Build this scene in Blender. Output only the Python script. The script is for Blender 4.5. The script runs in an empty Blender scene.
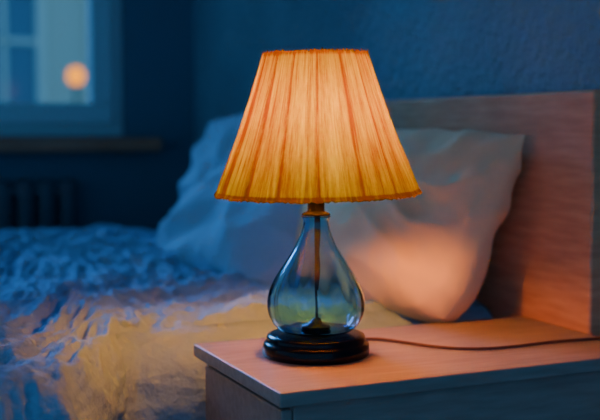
import bpy, bmesh, math, random
from mathutils import Vector, noise, Matrix
random.seed(3)
D=bpy.data; C=bpy.context
def link(o): C.scene.collection.objects.link(o); return o
def empty(name,loc=(0,0,0)):
    o=D.objects.new(name,None); o.location=loc; o.empty_display_size=0.1; return link(o)
def mesh_obj(name,verts,faces,mat=None,parent=None,smooth=True,uv=None,att=None):
    m=D.meshes.new(name); m.from_pydata(verts,[],faces); m.update()
    if smooth:
        for p in m.polygons: p.use_smooth=True
    if uv:
        l=m.uv_layers.new(name="UVMap")
        for p in m.polygons:
            for li,vi in zip(p.loop_indices,p.vertices): l.data[li].uv=uv[vi]
    if att:
        at=m.attributes.new('fold','FLOAT','POINT'); at.data.foreach_set('value',att)
    o=D.objects.new(name,m); link(o)
    if mat: m.materials.append(mat)
    if parent: o.parent=parent
    return o
def box(name,lo,hi,mat,parent=None,bevel=0.003,seg=2):
    bm=bmesh.new(); bmesh.ops.create_cube(bm,size=1)
    for v in bm.verts:
        v.co=Vector([lo[i]+(v.co[i]+.5)*(hi[i]-lo[i]) for i in range(3)])
    if bevel>0: bmesh.ops.bevel(bm,geom=bm.edges[:],offset=bevel,segments=seg,profile=.5,affect='EDGES')
    m=D.meshes.new(name); bm.to_mesh(m); bm.free(); m.materials.append(mat)
    o=D.objects.new(name,m); link(o)
    if parent: o.parent=parent
    return o
def lathe(name,prof,mat,parent=None,n=96,closed=False,rf=None,cap=False):
    vs=[];fs=[];k=len(prof)
    for i,(r,z) in enumerate(prof):
        for j in range(n):
            a=2*math.pi*j/n
            rr=rf(r,z,a,i) if rf else r
            vs.append((rr*math.cos(a),rr*math.sin(a),z))
    rng=k if closed else k-1
    for i in range(rng):
        for j in range(n):
            a=i*n+j;b=i*n+(j+1)%n;i2=(i+1)%k
            fs.append((a,b,i2*n+(j+1)%n,i2*n+j))
    if cap:
        fs.append(tuple(reversed(range(n)))); fs.append(tuple((k-1)*n+j for j in range(n)))
    return mesh_obj(name,vs,fs,mat,parent)
def tube(name,pts,r,mat,parent=None,cyc=False,res=6,kind='NURBS'):
    cu=D.curves.new(name,'CURVE'); cu.dimensions='3D'; cu.bevel_depth=r; cu.bevel_resolution=4; cu.resolution_u=res
    s=cu.splines.new(kind); s.points.add(len(pts)-1)
    for p,q in zip(s.points,pts): p.co=(*q,1)
    s.use_cyclic_u=cyc
    if kind=='NURBS': s.order_u=4; s.use_endpoint_u=not cyc
    cu.materials.append(mat); o=D.objects.new(name,cu); link(o)
    if parent: o.parent=parent
    return o
# ---------- materials
def mat(name,col,rough=.5,metal=0,**kw):
    m=D.materials.new(name); m.use_nodes=True; b=m.node_tree.nodes["Principled BSDF"]
    b.inputs["Base Color"].default_value=(*col,1); b.inputs["Roughness"].default_value=rough; b.inputs["Metallic"].default_value=metal
    for k,v in kw.items(): b.inputs[k.replace('_',' ')].default_value=v
    return m
def nn(m,t,**kw):
    n=m.node_tree.nodes.new(t)
    for k,v in kw.items():
        if k in n.inputs: n.inputs[k].default_value=v
        else: setattr(n,k,v)
    return n
def bump(m,scale,strength,dist=.01,detail=6,tex='ShaderNodeTexNoise',stretch=None,extra=None):
    nt=m.node_tree; b=nt.nodes["Principled BSDF"]
    tc=nn(m,'ShaderNodeTexCoord'); mp=nn(m,'ShaderNodeMapping')
    if stretch: mp.inputs['Scale'].default_value=stretch
    nt.links.new(tc.outputs['Object'],mp.inputs[0])
    t=nn(m,tex); t.inputs['Scale'].default_value=scale
    if 'Detail' in t.inputs: t.inputs['Detail'].default_value=detail
    nt.links.new(mp.outputs[0],t.inputs['Vector'])
    bp=nn(m,'ShaderNodeBump'); bp.inputs['Strength'].default_value=strength; bp.inputs['Distance'].default_value=dist
    nt.links.new(t.outputs[0],bp.inputs['Height'])
    old=b.inputs['Normal'].links
    if old: nt.links.new(old[0].from_socket,bp.inputs['Normal'])
    nt.links.new(bp.outputs[0],b.inputs['Normal'])
    return t,mp
def varcol(m,c1,c2,scale,stretch=(1,1,1),detail=5,lo=.3,hi=.7):
    nt=m.node_tree; b=nt.nodes["Principled BSDF"]
    tc=nn(m,'ShaderNodeTexCoord'); mp=nn(m,'ShaderNodeMapping'); mp.inputs['Scale'].default_value=stretch
    nt.links.new(tc.outputs['Object'],mp.inputs[0])
    t=nn(m,'ShaderNodeTexNoise'); t.inputs['Scale'].default_value=scale; t.inputs['Detail'].default_value=detail
    nt.links.new(mp.outputs[0],t.inputs['Vector'])
    r=nn(m,'ShaderNodeValToRGB'); r.color_ramp.elements[0].position=lo; r.color_ramp.elements[1].position=hi
    r.color_ramp.elements[0].color=(*c1,1); r.color_ramp.elements[1].color=(*c2,1)
    nt.links.new(t.outputs[0],r.inputs[0]); nt.links.new(r.outputs[0],b.inputs['Base Color'])
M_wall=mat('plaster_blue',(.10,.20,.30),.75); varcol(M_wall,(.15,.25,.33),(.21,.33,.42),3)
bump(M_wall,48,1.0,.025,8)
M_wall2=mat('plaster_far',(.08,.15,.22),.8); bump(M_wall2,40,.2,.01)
M_ceil=mat('ceiling_paint',(.4,.42,.45),.9); bump(M_ceil,60,.1)
M_floor=mat('floor_wood',(.12,.08,.06),.45); varcol(M_floor,(.08,.05,.035),(.16,.1,.07),4,(1,12,1))
M_hb=mat('headboard_wood',(.42,.25,.17),.5,Specular_IOR_Level=.12); varcol(M_hb,(.60,.26,.14),(.74,.37,.21),9,(1,1.2,9)); bump(M_hb,60,.12,.003,6,stretch=(1,1,8))
M_ns=mat('nightstand_wood',(.4,.24,.17),.42,Specular_IOR_Level=.28); varcol(M_ns,(.28,.20,.18),(.38,.28,.25),9,(1.2,9,9)); bump(M_ns,60,.1,.003,6,stretch=(1,8,8))
M_duvet=mat('duvet_cotton',(.26,.41,.58),1.0,Specular_IOR_Level=.0); bump(M_duvet,34,.6,.02,5); bump(M_duvet,330,.2,.002,3)
M_pil=mat('pillow_linen_lamplit',(.86,.57,.35),.95,Specular_IOR_Level=.0); bump(M_pil,9,.25,.02,4); bump(M_pil,400,.2,.002,2)  # cream linen with extra lamplight warmth put into the base colour
M_pil2=mat('pillow_linen_bluelit',(.38,.47,.58),.95,Specular_IOR_Level=.0); bump(M_pil2,9,.25,.02,4); bump(M_pil2,400,.2,.002,2)  # left pillows: same linen, blue window light put into the base colour
M_sheet=mat('sheet',(.6,.58,.56),.85); bump(M_sheet,30,.3)
M_black=mat('black_lacquer',(.002,.003,.006),.22,Specular_IOR_Level=.18)
M_brass=mat('dark_metal',(.003,.003,.003),.5,.0,Specular_IOR_Level=.06)
M_cord=mat('cord_fabric',(.10,.035,.02),.7); bump(M_cord,400,.5,.002)
M_frame=mat('window_paint',(.50,.59,.64),.45)
M_sill=mat('sill_wood',(.22,.12,.09),.5); varcol(M_sill,(.38,.14,.075),(.52,.21,.12),6,(1,10,1))
M_rad=mat('radiator_paint',(.05,.07,.1),.4)
M_trim=mat('trim_paint',(.15,.2,.26),.5)
# glass
M_glass=mat('blue_glass',(.40,.78,1.0),.0); b=M_glass.node_tree.nodes["Principled BSDF"]; b.inputs['Transmission Weight'].default_value=1; b.inputs['IOR'].default_value=1.45
M_pane=D.materials.new('window_glass'); M_pane.use_nodes=True; nt=M_pane.node_tree; nt.nodes.remove(nt.nodes["Principled BSDF"])
tr=nn(M_pane,'ShaderNodeBsdfTransparent'); gl=nn(M_pane,'ShaderNodeBsdfGlossy'); gl.inputs['Roughness'].default_value=.03
mx=nn(M_pane,'ShaderNodeMixShader'); mx.inputs[0].default_value=.05
nt.links.new(tr.outputs[0],mx.inputs[1]); nt.links.new(gl.outputs[0],mx.inputs[2]); nt.links.new(mx.outputs[0],nt.nodes['Material Output'].inputs[0])
def emis(name,col,s):
    m=D.materials.new(name); m.use_nodes=True; nt=m.node_tree; nt.nodes.remove(nt.nodes["Principled BSDF"])
    e=nn(m,'ShaderNodeEmission'); e.inputs[0].default_value=(*col,1); e.inputs[1].default_value=s
    nt.links.new(e.outputs[0],nt.nodes['Material Output'].inputs[0]); return m
M_bulb=emis('bulb_glow',(1,.32,.004),265)
M_street=emis('street_glow',(1,.31,.0),2.2)
# shade fabric
M_shade=D.materials.new('shade_fabric'); M_shade.use_nodes=True; nt=M_shade.node_tree; nt.nodes.remove(nt.nodes["Principled BSDF"])
uvn=nn(M_shade,'ShaderNodeUVMap')
def ntex(sx,sy,det,rough):
    mp=nn(M_shade,'ShaderNodeMapping'); mp.inputs['Scale'].default_value=(sx,sy,1)
    nt.links.new(uvn.outputs[0],mp.inputs[0])
    t=nn(M_shade,'ShaderNodeTexNoise'); t.inputs['Scale'].default_value=1.0; t.inputs['Detail'].default_value=det; t.inputs['Roughness'].default_value=rough
    nt.links.new(mp.outputs[0],t.inputs['Vector']); return t
t=ntex(150,2.6,7,.8); tb=ntex(26,.8,3,.5)
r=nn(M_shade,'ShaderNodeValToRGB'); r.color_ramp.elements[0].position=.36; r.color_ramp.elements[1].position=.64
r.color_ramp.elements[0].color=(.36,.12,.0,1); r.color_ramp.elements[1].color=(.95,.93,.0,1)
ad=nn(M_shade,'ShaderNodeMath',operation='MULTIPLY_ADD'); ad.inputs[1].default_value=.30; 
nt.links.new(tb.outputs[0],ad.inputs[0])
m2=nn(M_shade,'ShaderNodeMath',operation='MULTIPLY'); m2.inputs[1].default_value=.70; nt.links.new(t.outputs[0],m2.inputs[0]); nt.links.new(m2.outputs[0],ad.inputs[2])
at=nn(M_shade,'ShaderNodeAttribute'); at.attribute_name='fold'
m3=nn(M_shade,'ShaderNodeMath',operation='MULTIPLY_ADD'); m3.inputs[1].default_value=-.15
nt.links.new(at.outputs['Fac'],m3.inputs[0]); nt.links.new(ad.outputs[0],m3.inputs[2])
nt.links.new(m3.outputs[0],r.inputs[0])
df=nn(M_shade,'ShaderNodeBsdfDiffuse'); tl=nn(M_shade,'ShaderNodeBsdfTranslucent')
bp=nn(M_shade,'ShaderNodeBump'); bp.inputs['Strength'].default_value=.6; bp.inputs['Distance'].default_value=.002
nt.links.new(t.outputs[0],bp.inputs['Height'])
for s in (df,tl):
    nt.links.new(r.outputs[0],s.inputs[0]); nt.links.new(bp.outputs[0],s.inputs['Normal'])
mx=nn(M_shade,'ShaderNodeMixShader'); mx.inputs[0].default_value=.115
nt.links.new(df.outputs[0],mx.inputs[1]); nt.links.new(tl.outputs[0],mx.inputs[2]); nt.links.new(mx.outputs[0],nt.nodes['Material Output'].inputs[0])

# ---------- room
WX=1.30; FY=3.87; CH=2.5
box('floor',(-3.2,-1.5,-.05),(WX+.15,FY+.2,0),M_floor,bevel=0)
box('ceiling',(-3.2,-1.5,CH),(WX+.15,FY+.2,CH+.1),M_ceil,bevel=0)
box('wall_right',(WX,-1.5,0),(WX+.15,FY+.2,CH),M_wall,bevel=0)
wx0,wx1,wz0,wz1=-1.3,1.03,.89,2.15
wf=empty('wall_back')
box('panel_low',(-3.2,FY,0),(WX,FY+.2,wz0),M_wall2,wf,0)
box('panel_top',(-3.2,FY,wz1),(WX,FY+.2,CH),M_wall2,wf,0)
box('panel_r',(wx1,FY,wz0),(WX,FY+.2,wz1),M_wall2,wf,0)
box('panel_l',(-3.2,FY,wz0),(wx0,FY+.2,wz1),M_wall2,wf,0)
box('baseboard_back',(-3.2,FY-.015,0),(WX-.02,FY,.09),M_trim)
box('baseboard_right',(WX-.015,-1.5,0),(WX,FY-.02,.09),M_trim)
# window
w=empty('window_1')
def frame(n,x0,x1,z0,z1,y0,y1,t,mt):
    box(n+'_bottom',(x0,y0,z0),(x1,y1,z0+t),mt,w,.004); box(n+'_top',(x0,y0,z1-t),(x1,y1,z1),mt,w,.004)
    box(n+'_stile_a',(x0,y0,z0+t),(x0+t,y1,z1-t),mt,w,.004); box(n+'_stile_b',(x1-t,y0,z0+t),(x1,y1,z1-t),mt,w,.004)
frame('frame',wx0,wx1,wz0,wz1,FY+.03,FY+.11,.06,M_frame)
mid=-.12
frame('sash_a',wx0+.045,mid,wz0+.045,wz1-.045,FY+.0,FY+.07,.075,M_frame)
frame('sash_b',mid,wx1-.045,wz0+.045,wz1-.045,FY+.0,FY+.07,.075,M_frame)
box('glass_a',(wx0+.11,FY+.038,wz0+.11),(mid-.07,FY+.042,wz1-.11),M_pane,w,0)
box('glass_b',(mid+.07,FY+.038,wz0+.11),(wx1-.11,FY+.042,wz1-.11),M_pane,w,0)
box('handle_plate',(mid-.02,FY-.01,1.45),(mid+.02,FY+.003,1.53),M_brass,w,.004)
box('handle',(mid-.01,FY-.03,1.37),(mid+.01,FY-.01,1.5),M_brass,w,.004)
box('sill',(wx0-.1,FY-.12,.835),(wx1+.11,FY+.05,.885),M_sill,w,.01,3)
# radiator
rd=empty('radiator')
for i in range(16):
    x=-.35+i*.075
    box('fin_%d'%i,(x,FY-.085,.2),(x+.055,FY-.03,.74),M_rad,rd,.015,3)
box('header_top',(-.35,FY-.075,.68),(.83,FY-.045,.72),M_rad,rd,.01)
box('header_bottom',(-.35,FY-.075,.22),(.83,FY-.045,.26),M_rad,rd,.01)
box('foot_a',(-.2,FY-.07,0),(-.17,FY-.04,.25),M_rad,rd,.003)
box('foot_b',(.65,FY-.07,0),(.68,FY-.04,.25),M_rad,rd,.003)
# exterior building
M_fac=mat('facade_render',(.85,.70,.55),.9); bump(M_fac,5,.2)
M_fwin=mat('facade_window',(.12,.22,.32),.15)
M_ff=mat('facade_trim',(.9,.80,.68),.7)
M_ground=mat('street_asphalt',(.05,.05,.055),.9)
fb=empty('apartment_building')
BY=12
box('facade',(-8,BY,-3),(8,BY+3,3.4),M_fac,fb,0)
box('ledge',(-8,BY-.15,-.15),(8,BY,.15),M_ff,fb,.02)
box('cornice',(-8,BY-.25,3.2),(8.1,BY,3.45),M_ff,fb,.03)
for i in range(10):
    x=-6.6+i*1.35
    for z in (.85,-2.2):
        box('pane_%d'%i,(x,BY-.02,z),(x+.7,BY+.02,z+1.55),M_fwin,fb,0)
        box('surround_l_%d'%i,(x-.1,BY-.07,z-.1),(x,BY,z+1.65),M_ff,fb,.01)
        box('surround_r_%d'%i,(x+.7,BY-.07,z-.1),(x+.8,BY,z+1.65),M_ff,fb,.01)
        box('surround_t_%d'%i,(x-.1,BY-.07,z+1.55),(x+.8,BY,z+1.68),M_ff,fb,.01)
        box('mullion_%d'%i,(x+.32,BY-.05,z),(x+.38,BY,z+1.55),M_ff,fb,.005)
        box('transom_%d'%i,(x,BY-.05,z+1.0),(x+.7,BY,z+1.06),M_ff,fb,.005)
box('street_ground',(-12,FY+.3,-3.1),(12,30,-3),M_ground,bevel=0)
sl=empty('street_lamp',(2.20,10,0))
lathe('globe',[(.001,1.33),(.035,1.335),(.07,1.37),(.082,1.415),(.07,1.465),(.035,1.495),(.001,1.50)],M_street,sl,24)
lathe('pole',[(.05,-3),(.04,-2.6),(.03,-2.4),(.012,1.31),(.035,1.325),(.03,1.338)],M_black,sl,20)
# ---------- bed
bed=empty('bed')
HX=1.25
box('headboard_panel',(HX,1.515,.12),(HX+.042,3.16,.985),M_hb,bed,.006,3)
box('headboard_leg_a',(HX,1.53,0),(HX+.042,1.6,.13),M_hb,bed,.002)
box('headboard_leg_b',(HX,3.08,0),(HX+.042,3.15,.13),M_hb,bed,.002)
box('side_rail_near',(-.82,1.77,.18),(HX,1.80,.36),M_hb,bed,.004)
box('side_rail_far',(-.82,3.13,.18),(HX,3.16,.36),M_hb,bed,.004)
box('footboard',(-.86,1.77,.1),(-.82,3.16,.45),M_hb,bed,.006)
box('foot_leg_a',(-.86,1.77,0),(-.80,1.83,.12),M_hb,bed,.003)
box('foot_leg_b',(-.86,3.10,0),(-.80,3.16,.12),M_hb,bed,.003)
box('mattress',(-.80,1.80,.28),(HX-.005,3.13,.50),M_sheet,bed,.04,4)
# duvet
def sm(a,b,x):
    t=max(0,min(1,(x-a)/(b-a))); return t*t*(3-2*t)
def fold(x,y):
    p=Vector((x,y,0)); h=0
    wv=noise.noise_vector(p*2.2)*.14
    q=Vector((x+wv.x,y+wv.y,0))
    h+=.026*noise.noise(q*2.3+Vector((4,1,0)))
    a=(q.x*.8+q.y*.6); bb=(-q.x*.6+q.y*.8)
    def rg(v):
        return 1-2.5*(math.sqrt(v*v+.0012)-.034)
    n=noise.noise(Vector((a*2.2,bb*7.0,1.3))); h+=.015*rg(n)
    n=noise.noise(Vector((a*11,bb*5.0,5.3))); h+=.0095*rg(n)
    n=noise.noise(q*20+Vector((0,0,7))); h+=.0085*rg(n)
    n=noise.noise(q*42+Vector((0,0,9))); h+=.0050*rg(n)
    return h
vs=[];fs=[]; NX=400; NY=460
x0,x1=-.9,1.235
for i in range(NX):
    x=x0+(x1-x0)*i/(NX-1)
    yn=1.36+.405*sm(.26,.50,x); yf=3.2
    ztop=.556
    R=.085
    zb=.2
    drop=ztop-R-zb; arc=R*math.pi/2; top=(yf-yn)-2*R
    L=2*drop+2*arc+top
    for j in range(NY):
        s=L*j/(NY-1)
        if s<drop: y=yn; z=zb+s; n=(-1,0)
        elif s<drop+arc:
            a=(s-drop)/R; y=yn+R-R*math.cos(a); z=ztop-R+R*math.sin(a); n=(-math.cos(a),math.sin(a))
        elif s<drop+arc+top: y=yn+R+(s-drop-arc); z=ztop; n=(0,1)
        elif s<drop+2*arc+top:
            a=(s-drop-arc-top)/R; y=yf-R+R*math.sin(a); z=ztop-R+R*math.cos(a); n=(math.sin(a),math.cos(a))
        else: y=yf; z=ztop-R-(s-drop-2*arc-top); n=(1,0)
        h=fold(x,s*1.0)
        damp=1-.65*sm(.85,1.15,x)
        if x>.45 and n[0]<0: h=min(h,.0)*.3
        h*=damp
        z+=.045*sm(2.3,3.1,y)*(1-sm(.7,1.1,x))
        vs.append((x,y+n[0]*h,z+n[1]*h))
for i in range(NX-1):
    for j in range(NY-1):
        a=i*NY+j; fs.append((a,a+NY,a+NY+1,a+1))
duv=mesh_obj('duvet',vs,fs,M_duvet)
sd=duv.modifiers.new('solid','SOLIDIFY'); sd.thickness=.02; sd.offset=-1
# pillows
def pillow(name,cen,U,V,au,av,T,seed,sag=0,conc=.035,rnd=.10,mt=None):
    U=Vector(U).normalized(); V=Vector(V); V=(V-U*V.dot(U)).normalized(); W=U.cross(V)
    if W.x>0: W=-W
    n=90; vs=[];fs=[]
    for side in (1,-1):
        for i in range(n+1):
            for j in range(n+1):
                u=-1+2*i/n; v=-1+2*j/n
                u=math.sin(u*math.pi/2); v=math.sin(v*math.pi/2)
                rc=rnd*(u**4)*(v**4)*(1.0 if v<0 else .25)
                pu=au*u*(1-conc*(1-v*v)-rc); pv=av*v*(1-conc*(1-u*u)-rc)
                f=max(0,(1-u**4))**.55*max(0,(1-v**4))**.55
                f2=max(0,(1-u*u))*max(0,(1-v*v))
                h=T/2*(.35*f2+.65*f)*(1-.18*v)
                p=Vector((pu,pv,seed*3.1+side))
                k=min(1,f*3)
                q=p+noise.noise_vector(p*3)*.12
                wr=.012*noise.noise(q*5)+.018*(1-2.2*abs(noise.noise(Vector((q.x*4,q.y*11,seed)))))+.004*noise.noise(q*22)
                h+=k*wr
                eb=.006*(noise.noise(Vector((pu*14,pv*14,seed))))
                pt=Vector(cen)+U*(pu+eb)+V*(pv+eb)+W*(side*h)
                pt.z-=sag*(u*u)
                vs.append(pt)
    m=(n+1)**2
    for s in range(2):
        for i in range(n):
            for j in range(n):
                a=s*m+i*(n+1)+j; q=(a,a+n+1,a+n+2,a+1)
                fs.append(q if s==0 else q[::-1])
    o=mesh_obj(name,vs,fs,mt or M_pil)
    bm=bmesh.new(); bm.from_mesh(o.data); bmesh.ops.remove_doubles(bm,verts=bm.verts,dist=.0008); bmesh.ops.recalc_face_normals(bm,faces=bm.faces); bm.to_mesh(o.data); bm.free()
    for p in o.data.polygons: p.use_smooth=True
    return o
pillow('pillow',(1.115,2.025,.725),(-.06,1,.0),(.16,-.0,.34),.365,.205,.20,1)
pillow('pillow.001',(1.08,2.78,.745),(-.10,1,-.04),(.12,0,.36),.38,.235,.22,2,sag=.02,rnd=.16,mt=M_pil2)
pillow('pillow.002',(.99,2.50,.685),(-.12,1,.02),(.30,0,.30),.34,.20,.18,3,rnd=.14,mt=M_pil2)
# ---------- nightstand
ns=empty('nightstand')
nx0,nx1,ny0,ny1,nz=.57,1.243,1.335,1.712,.55
box('top',(nx0,ny0,nz-.022),(nx1,ny1,nz),M_ns,ns,.003,3)
box('side_near',(nx0+.03,ny0+.02,.06),(nx1,ny0+.04,nz-.022),M_ns,ns,.002)
box('side_far',(nx0+.03,ny1-.04,.06),(nx1,ny1-.02,nz-.022),M_ns,ns,.002)
box('back',(nx1-.02,ny0+.04,.06),(nx1-.002,ny1-.04,nz-.022),M_ns,ns,.002)
box('bottom',(nx0+.03,ny0+.04,.06),(nx1-.02,ny1-.04,.08),M_ns,ns,.002)
box('drawer_front_a',(nx0+.012,ny0+.025,.315),(nx0+.03,ny1-.025,nz-.032),M_ns,ns,.003)
box('drawer_front_b',(nx0+.012,ny0+.025,.075),(nx0+.03,ny1-.025,.305),M_ns,ns,.003)
for k,z in enumerate((.42,.19)):
    o=lathe('knob_%d'%k,[(.001,0),(.006,0),(.006,.012),(.014,.018),(.014,.026),(.001,.028)],M_brass,ns,24)
    o.rotation_euler=(0,-math.pi/2,0); o.location=(nx0+.013,(ny0+ny1)/2,z)
for k,(x,y) in enumerate(((nx0+.04,ny0+.03),(nx0+.04,ny1-.06),(nx1-.06,ny0+.03),(nx1-.06,ny1-.06))):
    box('leg_%d'%k,(x,y,0),(x+.03,y+.03,.062),M_ns,ns,.003)
# ---------- lamp
LX,LY=.724,1.548
lamp=empty('table_lamp',(LX,LY,nz))
lathe('base',[(.001,.0),(.083,.0),(.0865,.003),(.087,.008),(.086,.018),(.083,.0225),(.0805,.024),(.080,.029),(.0785,.033),(.072,.0355),(.001,.036)],M_black,lamp,96)
out=[(.002,.0375),(.035,.0375),(.052,.039),(.061,.043),(.069,.052),(.0755,.064),(.078,.078),(.0775,.092),(.0745,.105),(.069,.118),(.0615,.132),(.0525,.146),(.0435,.160),(.035,.174),(.0283,.188),(.0235,.201),(.0212,.212),(.0212,.219),(.0245,.2255)]
def resample(p,n):
    r=[]
    for i in range(len(p)-1):
        p0=p[max(i-1,0)];p1=p[i];p2=p[i+1];p3=p[min(i+2,len(p)-1)]
        for k in range(n):
            t=k/n
            r.append(tuple(.5*((2*p1[c])+(-p0[c]+p2[c])*t+(2*p0[c]-5*p1[c]+4*p2[c]-p3[c])*t*t+(-p0[c]+3*p1[c]-3*p2[c]+p3[c])*t**3) for c in (0,1)))
    r.append(p[-1]); return r
o2=resample(out,3)
inn=[(max(.002,r-.0024),max(z,.0425) if r<.062 and z<.1 else z) for r,z in o2]
k=len(o2)
prof=o2+inn[::-1]
def rf(r,z,a,i):
    amp=math.exp(-((z-.11)/.07)**2)*.014
    if z<.045: amp*=.2
    w=math.cos(13*a+z*22+.8*math.sin(3*a+z*10))
    if i<k: return r*(1+amp*w)
    return r*(1+amp*.4*w)
gv=lathe('glass_body',prof,M_glass,lamp,192,closed=True,rf=rf)
lathe('collar',[(.001,.2262),(.0215,.2262),(.023,.227),(.023,.2285),(.020,.2305),(.015,.232),(.0135,.234),(.0135,.262),(.0155,.264),(.0155,.300),(.012,.304),(.001,.304)],M_brass,lamp,48)
tube('stem',[(0,0,.225),(0,.001,.20),(.001,.0,.16),(-.002,.001,.12),(-.003,0,.08),(-.001,0,.045)],.0026,M_black,lamp)
tube('inner_cord',[(.004,0,.224),(.006,.003,.19),(.003,.003,.165),(.007,.0,.145),(.004,-.002,.12),(.0,.0,.105)],.0032,M_black,lamp)
lathe('inner_foot',[(.001,.043),(.024,.043),(.026,.045),(.024,.0485),(.010,.051),(.006,.059),(.001,.060)],M_black,lamp,40)
bz=.372
lathe('bulb',[(.001,.036),(.014,.034),(.026,.024),(.032,.008),(.033,-.006),(.029,-.022),(.020,-.036),(.012,-.046),(.001,-.047)],M_bulb,lamp,24).location=(0,0,bz)
lathe('bulb_cap',[(.012,.30),(.013,.302),(.013,bz-.047),(.010,bz-.045)],M_brass,lamp,24)
sh=empty('lamp_shade_assembly'); sh.parent=lamp; sh.location=(0,0,.374)
sh.rotation_euler=(math.radians(.6),math.radians(-1.4),0)
zb0,zt=-.114,.112; rb,rt=.165,.083
n=720; vs=[];fs=[];uv=[];att=[]
def pleat(a):
    aw=a+.02*math.sin(5*a)+.012*math.sin(13*a+1)
    pl=abs((aw*34/(2*math.pi))%1-.5)*2
    bg=(aw*16/(2*math.pi))%1
    pl2=math.sin(aw*101+2*math.sin(7*a))
    return .010*(pl-.5)+.0035*pl2+.030*(bg*(1-math.exp(-(1-bg)/.05))-.5)
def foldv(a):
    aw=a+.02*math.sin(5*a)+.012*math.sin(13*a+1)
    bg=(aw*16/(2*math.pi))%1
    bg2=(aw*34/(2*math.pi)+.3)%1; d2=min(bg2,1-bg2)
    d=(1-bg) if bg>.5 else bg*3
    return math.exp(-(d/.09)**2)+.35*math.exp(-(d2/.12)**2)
fl=[0,.012,.03,.038]+[.038+(.962-.038)*i/27 for i in range(1,28)]+[.985,1.0]
ks=len(fl)-1
for i,f in enumerate(fl):
    for j in range(n+1):
        a=2*math.pi*(j%n)/n
        r0=rb+(rt-rb)*f
        r_=r0*(1+pleat(a))
        r_-= .004*math.sin(math.pi*f)
        r_*=1+.004*noise.noise(Vector((math.cos(a)*6,math.sin(a)*6,f*3)))
        if i in (1,): r_+=.0012
        if i==3: r_-=.0008
        z=zb0+(zt-zb0)*f
        if i==0: z-=.003*noise.noise(Vector((math.cos(a)*30,math.sin(a)*30,0)))
        if i==ks: z+=.005*noise.noise(Vector((math.cos(a)*22,math.sin(a)*22,4)))
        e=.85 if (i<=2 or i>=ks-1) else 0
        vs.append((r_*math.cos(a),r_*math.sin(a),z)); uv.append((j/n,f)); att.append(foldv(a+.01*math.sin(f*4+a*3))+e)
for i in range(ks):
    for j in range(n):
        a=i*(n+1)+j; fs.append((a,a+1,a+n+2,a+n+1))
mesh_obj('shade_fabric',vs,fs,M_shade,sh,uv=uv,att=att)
for nme,r,z in (('ring_top',rt-.006,zt-.003),('ring_bottom',rb-.010,zb0+.006)):
    tube(nme,[(r*math.cos(a*math.pi/12),r*math.sin(a*math.pi/12),z) for a in range(24)],.0012,M_brass,sh,True)
for i in range(3):
    a=i*2*math.pi/3+.4
    tube('spoke_%d'%i,[(.008*math.cos(a),.008*math.sin(a),zt-.02),((rt-.006)*math.cos(a),(rt-.006)*math.sin(a),zt-.003)],.0012,M_brass,sh,kind='POLY')
tube('harp',[(.014,0,-.10),(.045,0,-.07),(.052,0,-.01),(.035,0,.06),(.012,0,.088),(0,0,.092),(-.012,0,.088),(-.035,0,.06),(-.052,0,-.01),(-.045,0,-.07),(-.014,0,-.10)],.0010,M_brass,sh)
cz=nz+.0035
base=[(.80,1.58),(.835,1.612),(.867,1.618),(.895,1.56),(.93,1.49),(.98,1.458),(1.05,1.452),(1.13,1.462),(1.20,1.452),(1.246,1.45)]
pts=[(x,y,cz if i else cz+.003) for i,(x,y) in enumerate(base)]
pts+= [(1.262,1.45,cz-.005),(1.27,1.45,.50),(1.27,1.45,.3),(1.272,1.45,.2)]
tube('power_cord',pts,.0026,M_cord,None,res=12)
# ---------- camera
cam=D.cameras.new('camera'); co=D.objects.new('camera',cam); link(co)
cam.lens=64; cam.sensor_width=36
co.location=(0,0,.913); co.rotation_euler=(math.radians(90-4.29),0,math.radians(-24.2))
cam.dof.use_dof=True; cam.dof.focus_distance=1.62; cam.dof.aperture_fstop=2.5
cam.clip_start=.02
C.scene.camera=co
# ---------- light
w_=D.worlds.new('world'); C.scene.world=w_; w_.use_nodes=True
bg=w_.node_tree.nodes['Background']; bg.inputs[0].default_value=(.065,.25,.50,1); bg.inputs[1].default_value=1.6
s=D.lights.new('dusk_sky_light','SUN'); s.energy=5.0; s.color=(.10,.39,1.0); s.angle=math.radians(24)
so=D.objects.new('dusk_sky_light',s); link(so)
d=Vector((.12,-1,-.42)); so.rotation_euler=d.to_track_quat('-Z','Y').to_euler()
